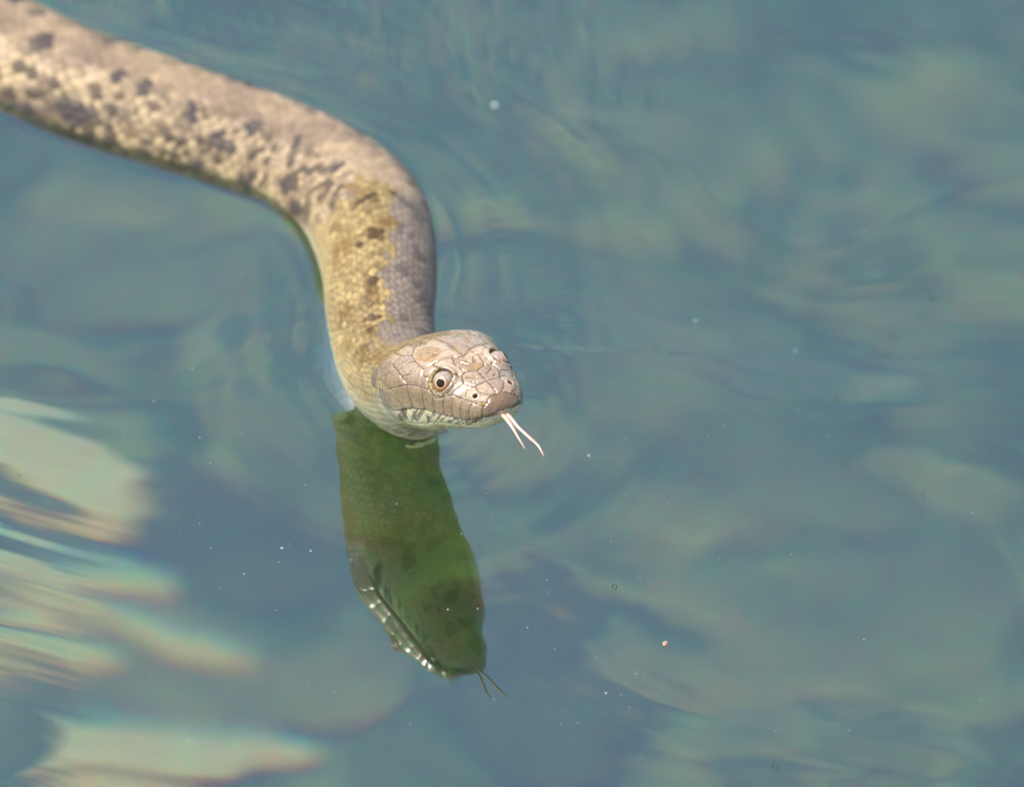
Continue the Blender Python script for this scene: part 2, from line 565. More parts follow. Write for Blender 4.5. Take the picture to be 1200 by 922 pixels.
# a few thin wrinkles round the eye
for a in np.linspace(-2.6, 1.2, 9):
    add_seam((1.33 + .33 * math.cos(a), .79 + .33 * .9 * math.sin(a)), (1.33 + .33 * math.cos(a + .42), .79 + .33 * .9 * math.sin(a + .42)))
rg = random.Random(3)
for k in range(26):
    a = rg.uniform(2.72, 3.2)
    f = rg.uniform(-.32, .32)
    for j in range(5):
        w0, w1 = j * 1.257 + k, (j + 1) * 1.257 + k
        add_seam((a + .07 * math.cos(w0), f + .055 * math.sin(w0)), (a + .07 * math.cos(w1), f + .055 * math.sin(w1)), 6)
for a, b, c_, d_ in ((2.0, .3, 2.3, .36), (2.45, .2, 2.6, .38), (1.3, .05, 1.45, .12), (.85, .12, .95, .3), (2.2, 1.0, 2.4, 1.12), (2.8, 1.05, 3.0, 1.2), (.7, .2, .78, .3)):
    add_seam((a, b), (c_, d_))
SEAM = np.vstack(seam_pts)
SEAM3 = smooth_surface(SEAM[:, 0], SEAM[:, 1])
kd = kdtree.KDTree(len(SEAM3))
for i, p in enumerate(SEAM3):
    kd.insert(p, i)
kd.balance()


def inside(pl, t, f):
    r = np.zeros(t.shape, bool)
    for i in range(len(pl)):
        (x1, y1), (x2, y2) = pl[i], pl[(i + 1) % len(pl)]
        if y1 == y2:
            continue
        c = ((y1 > f) != (y2 > f)) & (t < (x2 - x1) * (f - y1) / (y2 - y1) + x1)
        r ^= c
    return r


NC = 560
t_rows = np.concatenate([[.0004], .6 * np.linspace(.03, 1, 74) ** 2, np.arange(.612, HEAD_END, .012), np.arange(HEAD_END, 8.0, .015),
                         np.arange(8.0, 14, .022), np.arange(14, 28, .032), np.arange(28, 89, .16)])
# more columns on the upper side than on the belly
_s = np.linspace(-1, 1, NC + 1)[:-1]
phi_c = math.pi * (.80 * _s + .20 * _s ** 3)
Tm, Pm = np.meshgrid(t_rows, phi_c, indexing='ij')
S0 = smooth_surface(Tm, Pm)
dt_ = np.gradient(S0, axis=0)
dp_ = (np.roll(S0, -1, 1) - np.roll(S0, 1, 1))
NRM = norm(np.cross(dt_, dp_))
ctr, TT_, SS_, UU_ = frame(t_rows)
if np.sum(NRM[600] * (S0[600] - ctr[600])) < 0:
    NRM = -NRM
NRM[0] = TT_[0]
aP = np.abs(Pm)
nH = int(np.searchsorted(t_rows, HEAD_END))
nL = int(np.searchsorted(t_rows, 30.0))

disp = np.zeros(Tm.shape)
col = np.zeros(Tm.shape + (3,))
rough = np.full(Tm.shape, .42)
stip = np.zeros(Tm.shape)


def mixc(c, m, k):
    """blend colour k into c by mask m"""
    return c * (1 - m[..., None]) + np.array(k) * m[..., None]


# --- body scales
LEN = prof(np.clip(t_rows, 2, 60), [(2, .14), (4, .15), (6, .185), (10, .24), (16, .30), (26, .34), (60, .2)])
bcum = np.concatenate([[0], np.cumsum(.5 * (1 / LEN[1:] + 1 / LEN[:-1]) * np.diff(t_rows))])
DPH = prof(np.clip(t_rows, 2, 60), [(2, .118), (5, .128), (9, .140), (60, .142)])
wA = vnoise(Tm * 1.7, Pm * 6, seed=81) - .5
wB = vnoise(Tm * 1.5 + 50, Pm * 5, seed=83) - .5
A = Pm / .124 + 40.0 + .75 * wA
B = np.broadcast_to(bcum[:, None], Tm.shape) + .65 * wB
i0 = np.floor(A)
F1 = np.full(Tm.shape, 9.)
F2 = np.full(Tm.shape, 9.)
DA = np.zeros(Tm.shape)
DB = np.zeros(Tm.shape)
IDI = np.zeros(Tm.shape, int)
IDJ = np.zeros(Tm.shape, int)
for di in (-1, 0, 1, 2):
    I = i0 + di
    off = .5 * (I % 2)
    jb = np.floor(B - off)
    for dj in (0, 1):
        da = A - I
        db = B - (jb + dj + off)
        d = np.sqrt((da * .62) ** 2 + (db * .95) ** 2)
        c1 = d < F1
        F2 = np.where(c1, F1, np.minimum(F2, d))
        DA = np.where(c1, da, DA)
        DB = np.where(c1, db, DB)
        IDI = np.where(c1, I.astype(int), IDI)
        IDJ = np.where(c1, (jb + dj).astype(int), IDJ)
        F1 = np.where(c1, d, F1)
edge = F2 - F1
hs = _perm[(_perm[IDI & 4095] + IDJ) & 4095] / 4095.0
hs2 = _perm[(_perm[(IDJ + 77) & 4095] + IDI * 3) & 4095] / 4095.0
TC_ = Tm - DB * LEN[:, None] * .9
PC_ = Pm - DA * .124 * .9
belly = sst(1.95, 2.15, aP - .75 * (1 - sst(4.5, 7.0, Tm)))
size = np.interp(Tm, [3, 6, 10, 18, 28], [.009, .011, .013, .018, .02])
sc = size * ((1 - np.exp(-edge / .16)) * 1.1 + .75 * DB + .35 * np.exp(-(DA / .10) ** 2) * sst(6, 11, Tm) - .5)
scut = .02 * (((Tm / .42) % 1.0) - .5)
scale_on = sst(2.75, 3.05, Tm + .05 * np.sin(7 * Pm)) * np.where(aP < 1.2, 1, sst(3.0, 3.4, Tm))
disp += scale_on * (sc * (1 - belly) + scut * belly)

# --- body colours
LIT = np.zeros(Tm.shape)
big = fbm(S0[..., 0] * 1.1, S0[..., 1] * 1.1, S0[..., 2] * 1.1, seed=41, oct=3)
fine = fbm(S0[..., 0] * 7, S0[..., 1] * 7, S0[..., 2] * 7, seed=45, oct=2)
c_body = np.ones(Tm.shape + (3,)) * np.array((.275, .205, .145))
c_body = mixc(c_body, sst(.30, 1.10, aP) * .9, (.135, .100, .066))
c_body = mixc(c_body, sst(.40, .62, big) * .45, (.36, .275, .165))
c_body = mixc(c_body, sst(.50, .36, big) * .45, (.15, .115, .085))
c_body *= (1 + (.75 * sst(.1, .7, aP) + .25) * 1.15 * (hs - .5))[..., None]
# grey neck, and the wetted yellow patch with an uneven outline on its right side
c_neck = np.ones(Tm.shape + (3,)) * np.array((.205, .168, .140)) * (.82 + .36 * hs)[..., None]
c_body = mixc(c_body, 1 - sst(9.5, 12.5, Tm + 2 * Pm), (0, 0, 0)) + c_neck * (1 - sst(9.5, 12.5, Tm + 2 * Pm))[..., None]
c_yel = np.ones(Tm.shape + (3,)) * np.array((.30, .222, .100)) * (.34 + 1.05 * fine)[..., None] * (.85 + .3 * hs2)[..., None]
c_yel = mixc(c_yel, sst(.5, .7, fbm(Tm * 1.6, Pm * 4, seed=47, oct=3)) * .75, (.17, .10, .032))
c_yel = mixc(c_yel, sst(.9, 1.5, Pm) * .5, (.44, .36, .20))
PATCH = [(5.0, 2.3), (5.0, .6), (5.8, .47), (6.3, .27), (7.1, .10), (8.4, 0), (10.0, -.11), (11.5, -.2), (12.38, -.22), (12.4, .17), (12.05, .43), (11.56, .74), (11.3, 1.0), (11.75, 1.3), (11.7, 2.3)]
wob = .5 * (fine - .5) + .7 * (fbm(S0[..., 0] * 2.6, S0[..., 1] * 2.6, S0[..., 2] * 2.6, seed=91, oct=3) - .5)
wobc = .8 * (vnoise(TC_ * 2.2, PC_ * 7, seed=91) - .5) + .25 * (hs - .5)
pm_ = inside(PATCH, TC_ + wobc, PC_ + wobc * .4).astype(float)
for _ in range(6):
    pm_[1:-1] = (pm_[:-2] + pm_[1:-1] * 2 + pm_[2:]) / 4
    pm_ = (np.roll(pm_, 1, 1) + 2 * pm_ + np.roll(pm_, -1, 1)) / 4
nape = (1 - sst(4.6, 6.2, Tm + 1.2 * (.35 - Pm) * (Pm < .35) * 0)) * sst(-.15, .45, Pm + .15 * (6 - Tm) * 0)
nape_all = 1 - sst(3.6, 4.8, Tm - .8 * np.clip(Pm, 0, 1))
yel = np.clip(np.maximum(pm_, np.maximum(nape * sst(-.1, .4, Pm), nape_all * .8)), 0, 1)
c_body = c_body * (1 - yel[..., None]) + c_yel * yel[..., None]
rough = rough - .10 * yel


def blotch(t0, p0, rt, rp, seed):
    d = np.hypot((Tm - t0) / rt, (Pm - p0) / rp)
    return sst(1.15, .62, d + .9 * (hs2 - .5) + .3 * (fine - .5))


dark = np.zeros(Tm.shape)
rr = random.Random(5)
dorsal = [(22.8, .26), (20.7, .36), (19.99, .35), (18.7, .48), (17.15, .45), (15.46, .41), (13.49, .43)]
lat = [(22.35, 1.37), (21.4, 1.05), (20.52, 1.37), (19.46, 1.33), (18.39, 1.37), (17.66, .8), (16.66, 1.28), (14.92, 1.12), (14.0, 1.42)]
spots = [(a, b, .20, .14) for a, b in dorsal] + [(a, b, .32, .15) for a, b in lat]
spots += [(a + .8, -b - .1, .16, .11) for a, b in dorsal] + [(a + .8, -b, .4, .2) for a, b in lat]
spots += [(t, .42 * s, .3, .17) for t in np.arange(24.4, 80, 1.6) for s in (1, -1)] + [(t, 1.3 * s, .4, .2) for t in np.arange(23.6, 80, 1.6) for s in (1, -1)]
spots += [(10.29, -.27, .22, .13), (9.0, -.3, .2, .12), (7.44, -.25, .2, .12), (9.8, -.63, .3, .18), (8.44, -.82, .3, .18), (11.4, -.7, .3, .15), (6.9, -.7, .3, .2), (11.6, -.4, .2, .1)]
for k, (a, b, rt, rp) in enumerate(spots):
    m0 = (t_rows > a - 1.2) & (t_rows < a + 1.2)
    i1, i2 = np.where(m0)[0][[0, -1]]
    sl = slice(i1, i2)
    d = np.hypot((TC_[sl] - a) / rt, (PC_[sl] - b) / rp)
    dark[sl] = np.maximum(dark[sl], sst(1.25, .85, d + 1.1 * (hs2[sl] - .5) + .3 * (fine[sl] - .5)) * (1.0 if a > 12.6 else .6))
c_body = mixc(c_body, (hs < .26) * sst(.35, .8, aP) * (Tm > 12) * .6, (.07, .055, .045))
c_body = mixc(c_body, dark * .92, (.055, .048, .052))
pd = np.zeros(Tm.shape)
for k, (a, b, rt, rp) in enumerate([(11.62, .14, .16, .10), (11.42, .40, .18, .09), (11.8, -.19, .11, .05), (10.13, .18, .20, .12), (9.75, .5, .10, .08),
                                    (8.61, .3, .2, .12), (7.49, .38, .17, .11), (6.83, .48, .18, .12), (5.9, .62, .12, .16), (11.0, .28, .12, .13), (10.6, -.02, .10, .08), (9.35, .22, .11, .14), (8.95, .02, .1, .07), (8.1, .42, .10, .14), (7.0, .3, .12, .09), (6.3, .42, .10, .10), (10.9, .9, .3, .1), (8.1, 1.05, .25, .1), (5.2, .9, .12, .1)]):
    d = np.hypot((TC_ - a) / rt, (PC_ - b) / rp)
    pd = np.maximum(pd, sst(1.35, .8, d + .9 * (hs2 - .5) + .3 * (fine - .5)) * (1 if k < 8 else .5))
c_body = mixc(c_body, pd * .9, (.05, .028, .012))
# cream scales along the flank
cr = np.zeros(Tm.shape)
for a, b in [(21.75, .59), (21.09, .88), (21.24, 1.15), (19.93, .6), (19.7, .8), (19.05, 1.31), (18.97, 1.06), (17.95, .63), (17.39, 1.22), (16.26, .84), (15.47, 1.37), (13.68, 1.28),
             (23.2, .9), (16.0, 1.2), (14.4, .95), (18.2, .95), (20.3, 1.15), (22.2, .75)]:
    d = np.hypot((Tm - a) / .42, (Pm - b) / .17)
    cr = np.maximum(cr, sst(1.3, .5, d) * (hs > .35))
cr = np.maximum(cr, ((hs2 > .84) & (aP > .5)).astype(float) * .75)
cr *= (Tm > 12.2) * sst(.2, .6, .5 + DB)
c_body = mixc(c_body, cr * .62 * (1 - dark), (.47, .37, .21))
c_body = mixc(c_body, sst(1.5, 1.75, aP - .2 * (1 - sst(4.5, 7, Tm))) * .85, (.50, .46, .30))      # pale belly edge
c_body = mixc(c_body, sst(2.2, 2.4, aP) * .5 * (fine > .5), (.10, .10, .09))
gap = np.exp(-edge / np.interp(Tm, [3, 7, 12, 20], [.13, .11, .07, .06]))
c_body = mixc(c_body, gap * np.interp(Tm, [3, 7, 10, 20], [.95, .90, .80, .85]) * (1 - belly) * (.55 + .45 * sst(.1, .6, aP + .6 * (Tm < 12))), (.055, .038, .022))
ny = sst(.55, .75, fbm(Tm * 2.4, Pm * 5, seed=49, oct=2)) * (Tm < 7)
c_body = mixc(c_body, gap * ny * .8, (.02, .015, .01))

# --- the head
h = slice(0, nH)
th, ph_, ah = Tm[h], Pm[h], aP[h]
pts = S0[h].reshape(-1, 3)
ds = np.fromiter((kd.find(p)[2] for p in pts), float, len(pts)).reshape(th.shape)
pid = np.zeros(th.shape, int)
for k, (nm, pl) in enumerate(PLATES.items()):
    m = inside([(a, b if b else -.001) for a, b in pl], th, ah)
    pid[m] = k + 1
lipm = (ah > ltop(th)) & (ah < mouth_phi(th)) & (th < 3.3)
seg = np.searchsorted(np.array([a for a, b in LSEAM]), th)
pid = np.where(lipm & (pid == 0), 40 + seg, pid)
side_id = pid * 2 + (ph_ > 0)
tone = (_perm[(side_id * 37 + 11) & 4095] / 4095.0)
head = np.maximum((pid > 0).astype(float), (ah > mouth_phi(th)) * 1.0) * (1 - sst(2.9, 3.4, th) * (pid == 0))
head = np.where((pid == 0) & (ah < 1.3) & (th > 2.5), 0, head)
z_loc = np.einsum('ijk,ijk->ij', S0[h] - ctr[h][:, None], np.broadcast_to(UU_[h][:, None], S0[h].shape))
zm_t = np.array([np.einsum('k,k', smooth_surface(np.array([tt]), np.array([float(mouth_phi(tt))]))[0] - c, u) for tt, c, u in zip(np.maximum(t_rows[h], .10), ctr[h], UU_[h])])
# for the very tip the mouth runs straight across the front
dz = z_loc - zm_t[:, None]
dmouth = np.abs(dz) + 4 * np.clip(th - 2.75, 0, None)
below = (dz < 0) & (th < 3.0)
disp_h = head * (.014 * (1 - np.exp(-ds / .07)) + .003 * (tone - .5))
disp_h += -.017 * np.exp(-(ds / .013) ** 2) * np.maximum(head, .0) * (1 - .7 * below)
disp_h += -.024 * np.exp(-(dmouth / .014) ** 2)
disp_h += np.where(below, -.006 * np.exp(-np.abs(dz) / .25) * (1 - sst(2.2, 3.0, th)), .012 * np.exp(-(np.abs(dz - .09) / .06) ** 2) * (1 - sst(2.2, 3.0, th)))


def near(t0, p0):
    """3-D distance on the head from the surface point (t0, +-p0)"""
    r = np.full(th.shape, 9.)
    for s in (1, -1):
        q = smooth_surface(np.array([t0]), np.array([s * p0]))[0]
        r = np.minimum(r, np.linalg.norm(S0[h] - q, axis=-1))
    return r


EYE_T, EYE_P, EYE_R = 1.33, .79, .262
re_ = near(EYE_T, EYE_P)
disp_h += .075 * np.exp(-(re_ / .46) ** 2)
disp_h += -.20 * sst(.275, .215, re_) + .030 * np.exp(-((re_ - .30) / .045) ** 2) - .02 * np.exp(-((re_ - .39) / .03) ** 2)
rsup = np.minimum(near(1.25, .50), near(1.55, .52))
disp_h += .040 * np.exp(-(rsup / .17) ** 2)
for t0 in (.45, .65, .85, 1.0):
    disp_h += .012 * np.exp(-(near(t0, .42) / .13) ** 2)
disp_h += -.035 * np.exp(-(near(.75, .78) / .15) ** 2)
rn = near(.40, .62)
disp_h += .02 * np.exp(-((rn - .085) / .035) ** 2) - .10 * np.exp(-(rn / .05) ** 2)
disp_h += .07 * np.exp(-(near(2.6, 1.15) / .55) ** 2) - .03 * np.exp(-(near(3.9, 1.2) / .3) ** 2)
disp_h += .0035 * (fine[h] - .5)
tiprise = sst(.004, .03, th)
disp[h] = disp[h] * (1 - head) + disp_h * tiprise

c_h = np.ones(th.shape + (3,)) * np.array((.365, .270, .185))
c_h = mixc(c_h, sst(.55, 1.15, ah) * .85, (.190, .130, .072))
c_h *= (.74 + .46 * tone)[..., None]
c_h *= (.84 + .32 * fine[h])[..., None]
c_h = mixc(c_h, (pid > 0) * np.exp(-(ds / .055) ** 2) * .50, (.16, .095, .05))  # soft shading beside the seams, painted into the plate colour
# tan, muddy areas on the crown
fm = fbm(S0[h][..., 0] * 3.3 + 3, S0[h][..., 1] * 3.3, S0[h][..., 2] * 3.3, seed=61, oct=4)
par = (pid == 1)
tan1 = par * sst(.30, .22, np.hypot((th - 2.22) / 1.25, (ah - .40) / .85) + .25 * (.5 - fm)) * (ph_ > 0)
tan2 = ((pid == 2) | (pid == 3) | par) * sst(.60, .68, fm + .45 * np.exp(-(ds / .05) ** 2) * ((pid == 2) | par) * (ah < .35))
tan_ = np.clip(np.maximum(tan1, tan2 * .9), 0, 1)
c_h = mixc(c_h, tan_ * .85, (.27, .165, .055))
c_h = mixc(c_h, tan_ * sst(.55, .75, fine[h]) * .5, (.12, .07, .02))
# pale line beside the seams, dark line in them
c_h = mixc(c_h, np.exp(-((ds - .03) / .014) ** 2) * .40 * (pid > 0), (.42, .31, .20))
# brown front plate and lips
ros = (pid == list(PLATES).index('rostral') + 1)
c_h = mixc(c_h, ros * .85, (.17, .095, .045))
c_h = mixc(c_h, (lipm & ~ros) * .50, (.24, .165, .09))
# lower lip and chin: cream with dark bars on the seams
low = (ah > mouth_phi(th)) | below
c_h = np.where(low[..., None], np.array((.56, .49, .29)) * (.9 + .2 * fine[h])[..., None], c_h)
bar = .35 * sst(.5, .6, fbm(S0[h][..., 0] * 14, S0[h][..., 1] * 14, S0[h][..., 2] * 14, seed=67, oct=2)) * sst(2.0, 1.9, ah)
for a, wb in BARS:
    q_ = np.abs(th - (a + 1.15 * (ah - PHM))) / (wb * (1.25 - 1.2 * np.clip(ah - PHM, 0, .5)))
    bar = np.maximum(bar, sst(1.35, .6, q_ + 2.2 * (fine[h] - .5) + 1.2 * (fm - .5)) * sst(2.28, 1.95, ah + .4 * (fine[h] - .5)))
bar *= low * (.82 + .18 * sst(.42, .55, fbm(S0[h][..., 0] * 18, S0[h][..., 1] * 18, S0[h][..., 2] * 18, seed=65, oct=2)))
c_h = mixc(c_h, bar * .97, (.05, .032, .016))
c_h = mixc(c_h, low * (ah > 2.55) * sst(.5, .62, fm) * .6, (.10, .10, .08))
c_h = mixc(c_h, np.exp(-(ds / .0105) ** 2) * (.68 + .32 * sst(.35, .6, fine[h])) * np.where(low, .16, 1) * head, (.022, .012, .006))
c_h = mixc(c_h, np.exp(-(dmouth / .013) ** 2) * .92, (.05, .02, .015))
c_h = mixc(c_h, sst(.07, .045, rn), (.035, .012, .008))
c_h = mixc(c_h, sst(.268, .245, re_), (.045, .028, .02))
c_h = mixc(c_h, np.exp(-((re_ - .305) / .018) ** 2) * .4, (.36, .25, .17))
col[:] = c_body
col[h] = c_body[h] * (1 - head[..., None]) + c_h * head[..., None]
stip[h] = head * np.where(low, .0, np.clip(.30 + .9 * sst(.55, 1.0, ah) + .5 * ros, 0, 1)) * sst(.012, .03, ds)
rough[h] = rough[h] * (1 - head) + head * .5 * sst(.09, .05, rn) + head * (.17 + .12 * fine[h])
col *= .58
wet = np.clip(.03 + 0 * yel, 0, 1)
wet[h] = np.maximum(wet[h], head * .42 * sst(.05, .09, rn))
wetspot = np.zeros(Tm.shape)
wetspot[h] = np.exp(-(near(3.35, 1.78) / .35) ** 2) * (Pm[h] > 0)
wet = np.clip(wet + wetspot, 0, 1)
rough = np.where(Tm > HEAD_END, rough + .16, rough) - .18 * wetspot
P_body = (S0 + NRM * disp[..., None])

sk, nt, N, L, out_ = material("scaly_skin")
va = N("VertexColor", layer_name="skin")
st = N("Attribute", attribute_name="stipple")
ro = N("Attribute", attribute_name="gloss")
tc = N("TexCoord")
nz = N("TexNoise", Scale=5200.0, Detail=2.0, Roughness=.6)
nz2 = N("TexNoise", Scale=1300.0, Detail=3.0)
L(tc.outputs['Object'], nz.inputs['Vector'])
L(tc.outputs['Object'], nz2.inputs['Vector'])
mr = N("MapRange")
mr.inputs['From Min'].default_value = .50
mr.inputs['From Max'].default_value = .62
L(nz.outputs['Fac'], mr.inputs['Value'])
mu = N("Math", operation='MULTIPLY')
L(mr.outputs[0], mu.inputs[0])
L(st.outputs['Fac'], mu.inputs[1])
mc = N("MixRGB")
mc.inputs[2].default_value = (.06, .04, .025, 1)
L(mu.outputs[0], mc.inputs[0])
L(va.outputs[0], mc.inputs[1])
ov = N("MixRGB", blend_type='OVERLAY')
ov.inputs[0].default_value = .6
L(mc.outputs[0], ov.inputs[1])
L(nz2.outputs['Fac'], ov.inputs[2])
bp = N("Bump", Strength=.25, Distance=.0002)
L(nz2.outputs['Fac'], bp.inputs['Height'])
b = N("BsdfPrincipled")
wt = N('Attribute', attribute_name='wet')
spm = N('Math', operation='MULTIPLY_ADD')
spm.inputs[1].default_value = .9
spm.inputs[2].default_value = .07
L(wt.outputs['Fac'], spm.inputs[0])
L(spm.outputs[0], b.inputs['Specular IOR Level'])
L(N('Attribute', attribute_name='wet').outputs['Fac'], b.inputs['Coat Weight'])
b.inputs['Coat Roughness'].default_value = .18
b.inputs['Subsurface Weight'].default_value = .0
L(ov.outputs[0], b.inputs['Base Color'])
L(ro.outputs['Fac'], b.inputs['Roughness'])
L(bp.outputs[0], b.inputs['Normal'])
L(b.outputs[0], out_.inputs[0])

snake = bpy.data.objects.new("water_snake", None)
COL.objects.link(snake)
tag(snake, "grey brown blotched water snake swimming with its head raised and its forked tongue out", "snake")
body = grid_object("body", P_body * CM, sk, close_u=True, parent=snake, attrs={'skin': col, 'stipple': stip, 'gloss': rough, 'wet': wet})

# --- eyes
em, nt, N, L, out_ = material("eye_iris")
va = N("VertexColor", layer_name="iris")
b = N("BsdfPrincipled", Roughness=.3)
b.inputs['Specular IOR Level'].default_value = .25
b.inputs['Coat Weight'].default_value = .6
b.inputs['Coat Roughness'].default_value = .03
L(va.outputs[0], b.inputs['Base Color'])
L(b.outputs[0], out_.inputs[0])
pmt, nt, N, L, out_ = material("eye_pupil")
b = N("BsdfPrincipled", Roughness=.03)
b.inputs['Specular IOR Level'].default_value = .2
b.inputs['Base Color'].default_value = (.006, .006, .007, 1)
L(b.outputs[0], out_.inputs[0])


def surf_normal(t0, p0):
    e = .05
    a = smooth_surface(np.array([t0 - e, t0 + e, t0, t0]), np.array([p0, p0, p0 - e, p0 + e]))
    n = norm(np.cross(a[1] - a[0], a[3] - a[2]))
    c = frame(np.array([t0]))[0][0]
    s = smooth_surface(np.array([t0]), np.array([p0]))[0]
    return s, (n if np.dot(n, s - c) > 0 else -n)


_, Th, Sh, Uh = [v[0] for v in frame(np.array([EYE_T]))]
for s in (1, -1):
    q, n = surf_normal(EYE_T, s * EYE_P)
    cen = q + n * (-.075 if s > 0 else -.095)
    gaze = norm(n * .80 + Sh * s * .30 - Uh * .20 + Th * .42) if s > 0 else norm(n * .9 + Sh * s * .5 - Uh * .1 + Th * .2)
    ax1 = norm(np.cross(gaze, Uh))
    ax2 = np.cross(ax1, gaze)
    u = np.concatenate([np.linspace(0.001, 1.2, 60), np.linspace(1.24, math.pi, 20)])
    v = np.linspace(0, 2 * math.pi, 73)[:-1]
    Ue, Ve = np.meshgrid(u, v, indexing='ij')
    dirs = gaze * np.cos(Ue)[..., None] + (ax1 * np.cos(Ve)[..., None] + ax2 * np.sin(Ve)[..., None]) * np.sin(Ue)[..., None]
    ca = np.ones(Ue.shape + (3,)) * np.array((.15, .085, .045))
    up = dirs @ Uh
    spk = fbm(dirs[..., 0] * 16, dirs[..., 1] * 16, dirs[..., 2] * 16, seed=71, oct=3)
    ca = mixc(ca, sst(.1, .7, up) * .6, (.24, .21, .19))
    ca = mixc(ca, sst(.1, -.5, up) * .7, (.30, .12, .03))
    ca = mixc(ca, sst(.52, .68, spk) * .75, (.05, .035, .03))
    ca = mixc(ca, sst(.53, .49, Ue) * sst(.36, .40, Ue), (.42, .22, .08))
    ca = mixc(ca, sst(.41, .37, Ue), (.01, .01, .01))
    eye = grid_object("eye", (cen + dirs * EYE_R) * CM, em, close_u=True, parent=snake, attrs={'iris': ca})
    u = np.linspace(0.001, .40, 14)
    Ue, Ve = np.meshgrid(u, v, indexing='ij')
    dirs = gaze * np.cos(Ue)[..., None] + (ax1 * np.cos(Ve)[..., None] + ax2 * np.sin(Ve)[..., None]) * np.sin(Ue)[..., None]
    pup = grid_object("pupil", (cen + dirs * (EYE_R * 1.006)) * CM, pmt, close_u=True, parent=eye)

# --- forked tongue
tm, nt, N, L, out_ = material("tongue_flesh")
tc = N("TexCoord")
n1 = N("TexNoise", Scale=900.0, Detail=2.0)
L(tc.outputs['Object'], n1.inputs['Vector'])
rmp = N("ValToRGB")
rmp.color_ramp.elements[0].color = (.40, .19, .14, 1)
rmp.color_ramp.elements[1].color = (.50, .31, .25, 1)
L(n1.outputs['Fac'], rmp.inputs[0])
b = N("BsdfPrincipled", Roughness=.25)
b.inputs['Subsurface Weight'].default_value = .15
b.inputs['Subsurface Radius'].default_value = (.0006, .0003, .0002)
L(rmp.outputs[0], b.inputs['Base Color'])
L(b.outputs[0], out_.inputs[0])


def tine(points, radii, seg=10):
    C = np.array([list(at(*p)) for p in points]) / CM
    C = catmull(C, 8)
    R = np.interp(np.linspace(0, 1, len(C)), np.linspace(0, 1, len(radii)), radii)
    T = norm(np.gradient(C, axis=0))
    a = norm(np.cross(T, [0, 0, 1.0]))
    b_ = np.cross(a, T)
    v = np.linspace(0, 2 * math.pi, seg + 1)[:-1]
    return C[:, None] + (a[:, None] * np.cos(v)[None, :, None] + b_[:, None] * np.sin(v)[None, :, None] * .7) * R[:, None, None]


tA = tine([(574, 474, 3.72), (590, 487, 3.74), (600, 500, 3.74), (607, 512, 3.72), (615.5, 526, 3.70)], [.055, .054, .038, .022, .004])
tB = tine([(574, 472, 3.72), (595, 486, 3.72), (607, 500, 3.66), (621, 513, 3.58), (631, 522.5, 3.52), (637.5, 534.5, 3.46)], [.052, .048, .040, .034, .027, .004])
vs, fs = [], []
for G in (tA, tB):
    n, m = G.shape[:2]
    o = len(vs)
    vs += [tuple(p) for p in (G * CM).reshape(-1, 3)]
    for i in range(n - 1):
        for j in range(m):
            fs.append((o + i * m + j, o + i * m + (j + 1) % m, o + (i + 1) * m + (j + 1) % m, o + (i + 1) * m + j))
    fs.append(tuple(o + (n - 1) * m + j for j in range(m)))
me = bpy.data.meshes.new("tongue")
me.from_pydata(vs, [], fs)
me.polygons.foreach_set('use_smooth', [True] * len(me.polygons))
me.materials.append(tm)
tongue = bpy.data.objects.new("tongue", me)
COL.objects.link(tongue)
tongue.parent = snake

# ------------------------------------------------------------------ small things afloat
def water_z(p):
    return float(water_height(np.array([[p[0]]]), np.array([[p[1]]]))[0, 0])


def plain(name, c, rough_=.4, coat=0., sss=0.):
    m, nt, N, L, o = material(name)
    n = N("TexNoise", Scale=2500.0, Detail=2.0)
    tc = N("TexCoord")
    L(tc.outputs['Object'], n.inputs['Vector'])
    r = N("ValToRGB")
    r.color_ramp.elements[0].color = tuple(v * .75 for v in c) + (1,)
    r.color_ramp.elements[1].color = tuple(min(1, v * 1.2) for v in c) + (1,)
    L(n.outputs['Fac'], r.inputs[0])
    b = N("BsdfPrincipled", Roughness=rough_)
    b.inputs['Coat Weight'].default_value = coat
    L(r.outputs[0], b.inputs['Base Color'])
    L(b.outputs[0], o.inputs[0])
    return m


BUB, nt, N, L, out_ = material("bubble_film")
fr = N("Fresnel", IOR=1.5)
g1 = N("BsdfGlossy", Roughness=.02)
tr = N("BsdfTransparent")
mx = N("MixShader")
L(fr.outputs[0], mx.inputs[0])
L(tr.outputs[0], mx.inputs[1])
L(g1.outputs[0], mx.inputs[2])
L(mx.outputs[0], out_.inputs[0])
FLK = plain("pale_seed_husk", (.36, .34, .30))
TAN = plain("tan_leaf_crumb", (.26, .16, .10))
DRK = plain("dark_seed", (.03, .03, .03))


def fleck_verts(rs, size, flat=.5):
    """a small uneven crumb: 8 sided, three rings"""
    n = 7
    V, F = [], []
    st_ = rs.uniform(.5, 1.0)
    a0 = rs.uniform(0, 6.28)
    for k, (rad, z) in enumerate(((.55, -.5), (1, 0), (.5, .6))):
        for i in range(n):
            a = 2 * math.pi * i / n
            q = rad * size * rs.uniform(.75, 1.2)
            x, y = q * math.cos(a), q * math.sin(a) * st_
            V.append((x * math.cos(a0) - y * math.sin(a0), x * math.sin(a0) + y * math.cos(a0), z * size * flat))
    for k in (0, 1):
        for i in range(n):
            j = (i + 1) % n
            F.append((k * n + i, k * n + j, (k + 1) * n + j, (k + 1) * n + i))
    F.append(tuple(reversed(range(n))))
    F.append(tuple(range(2 * n, 3 * n)))
    return V, F


def small_mesh(name, V, F, m, smooth=False):
    me = bpy.data.meshes.new(name)
    me.from_pydata([tuple(c * CM for c in v) for v in V], [], F)
    me.polygons.foreach_set('use_smooth', [smooth] * len(me.polygons))
    me.materials.append(m)
    o = bpy.data.objects.new(name, me)
    COL.objects.link(o)
    return o


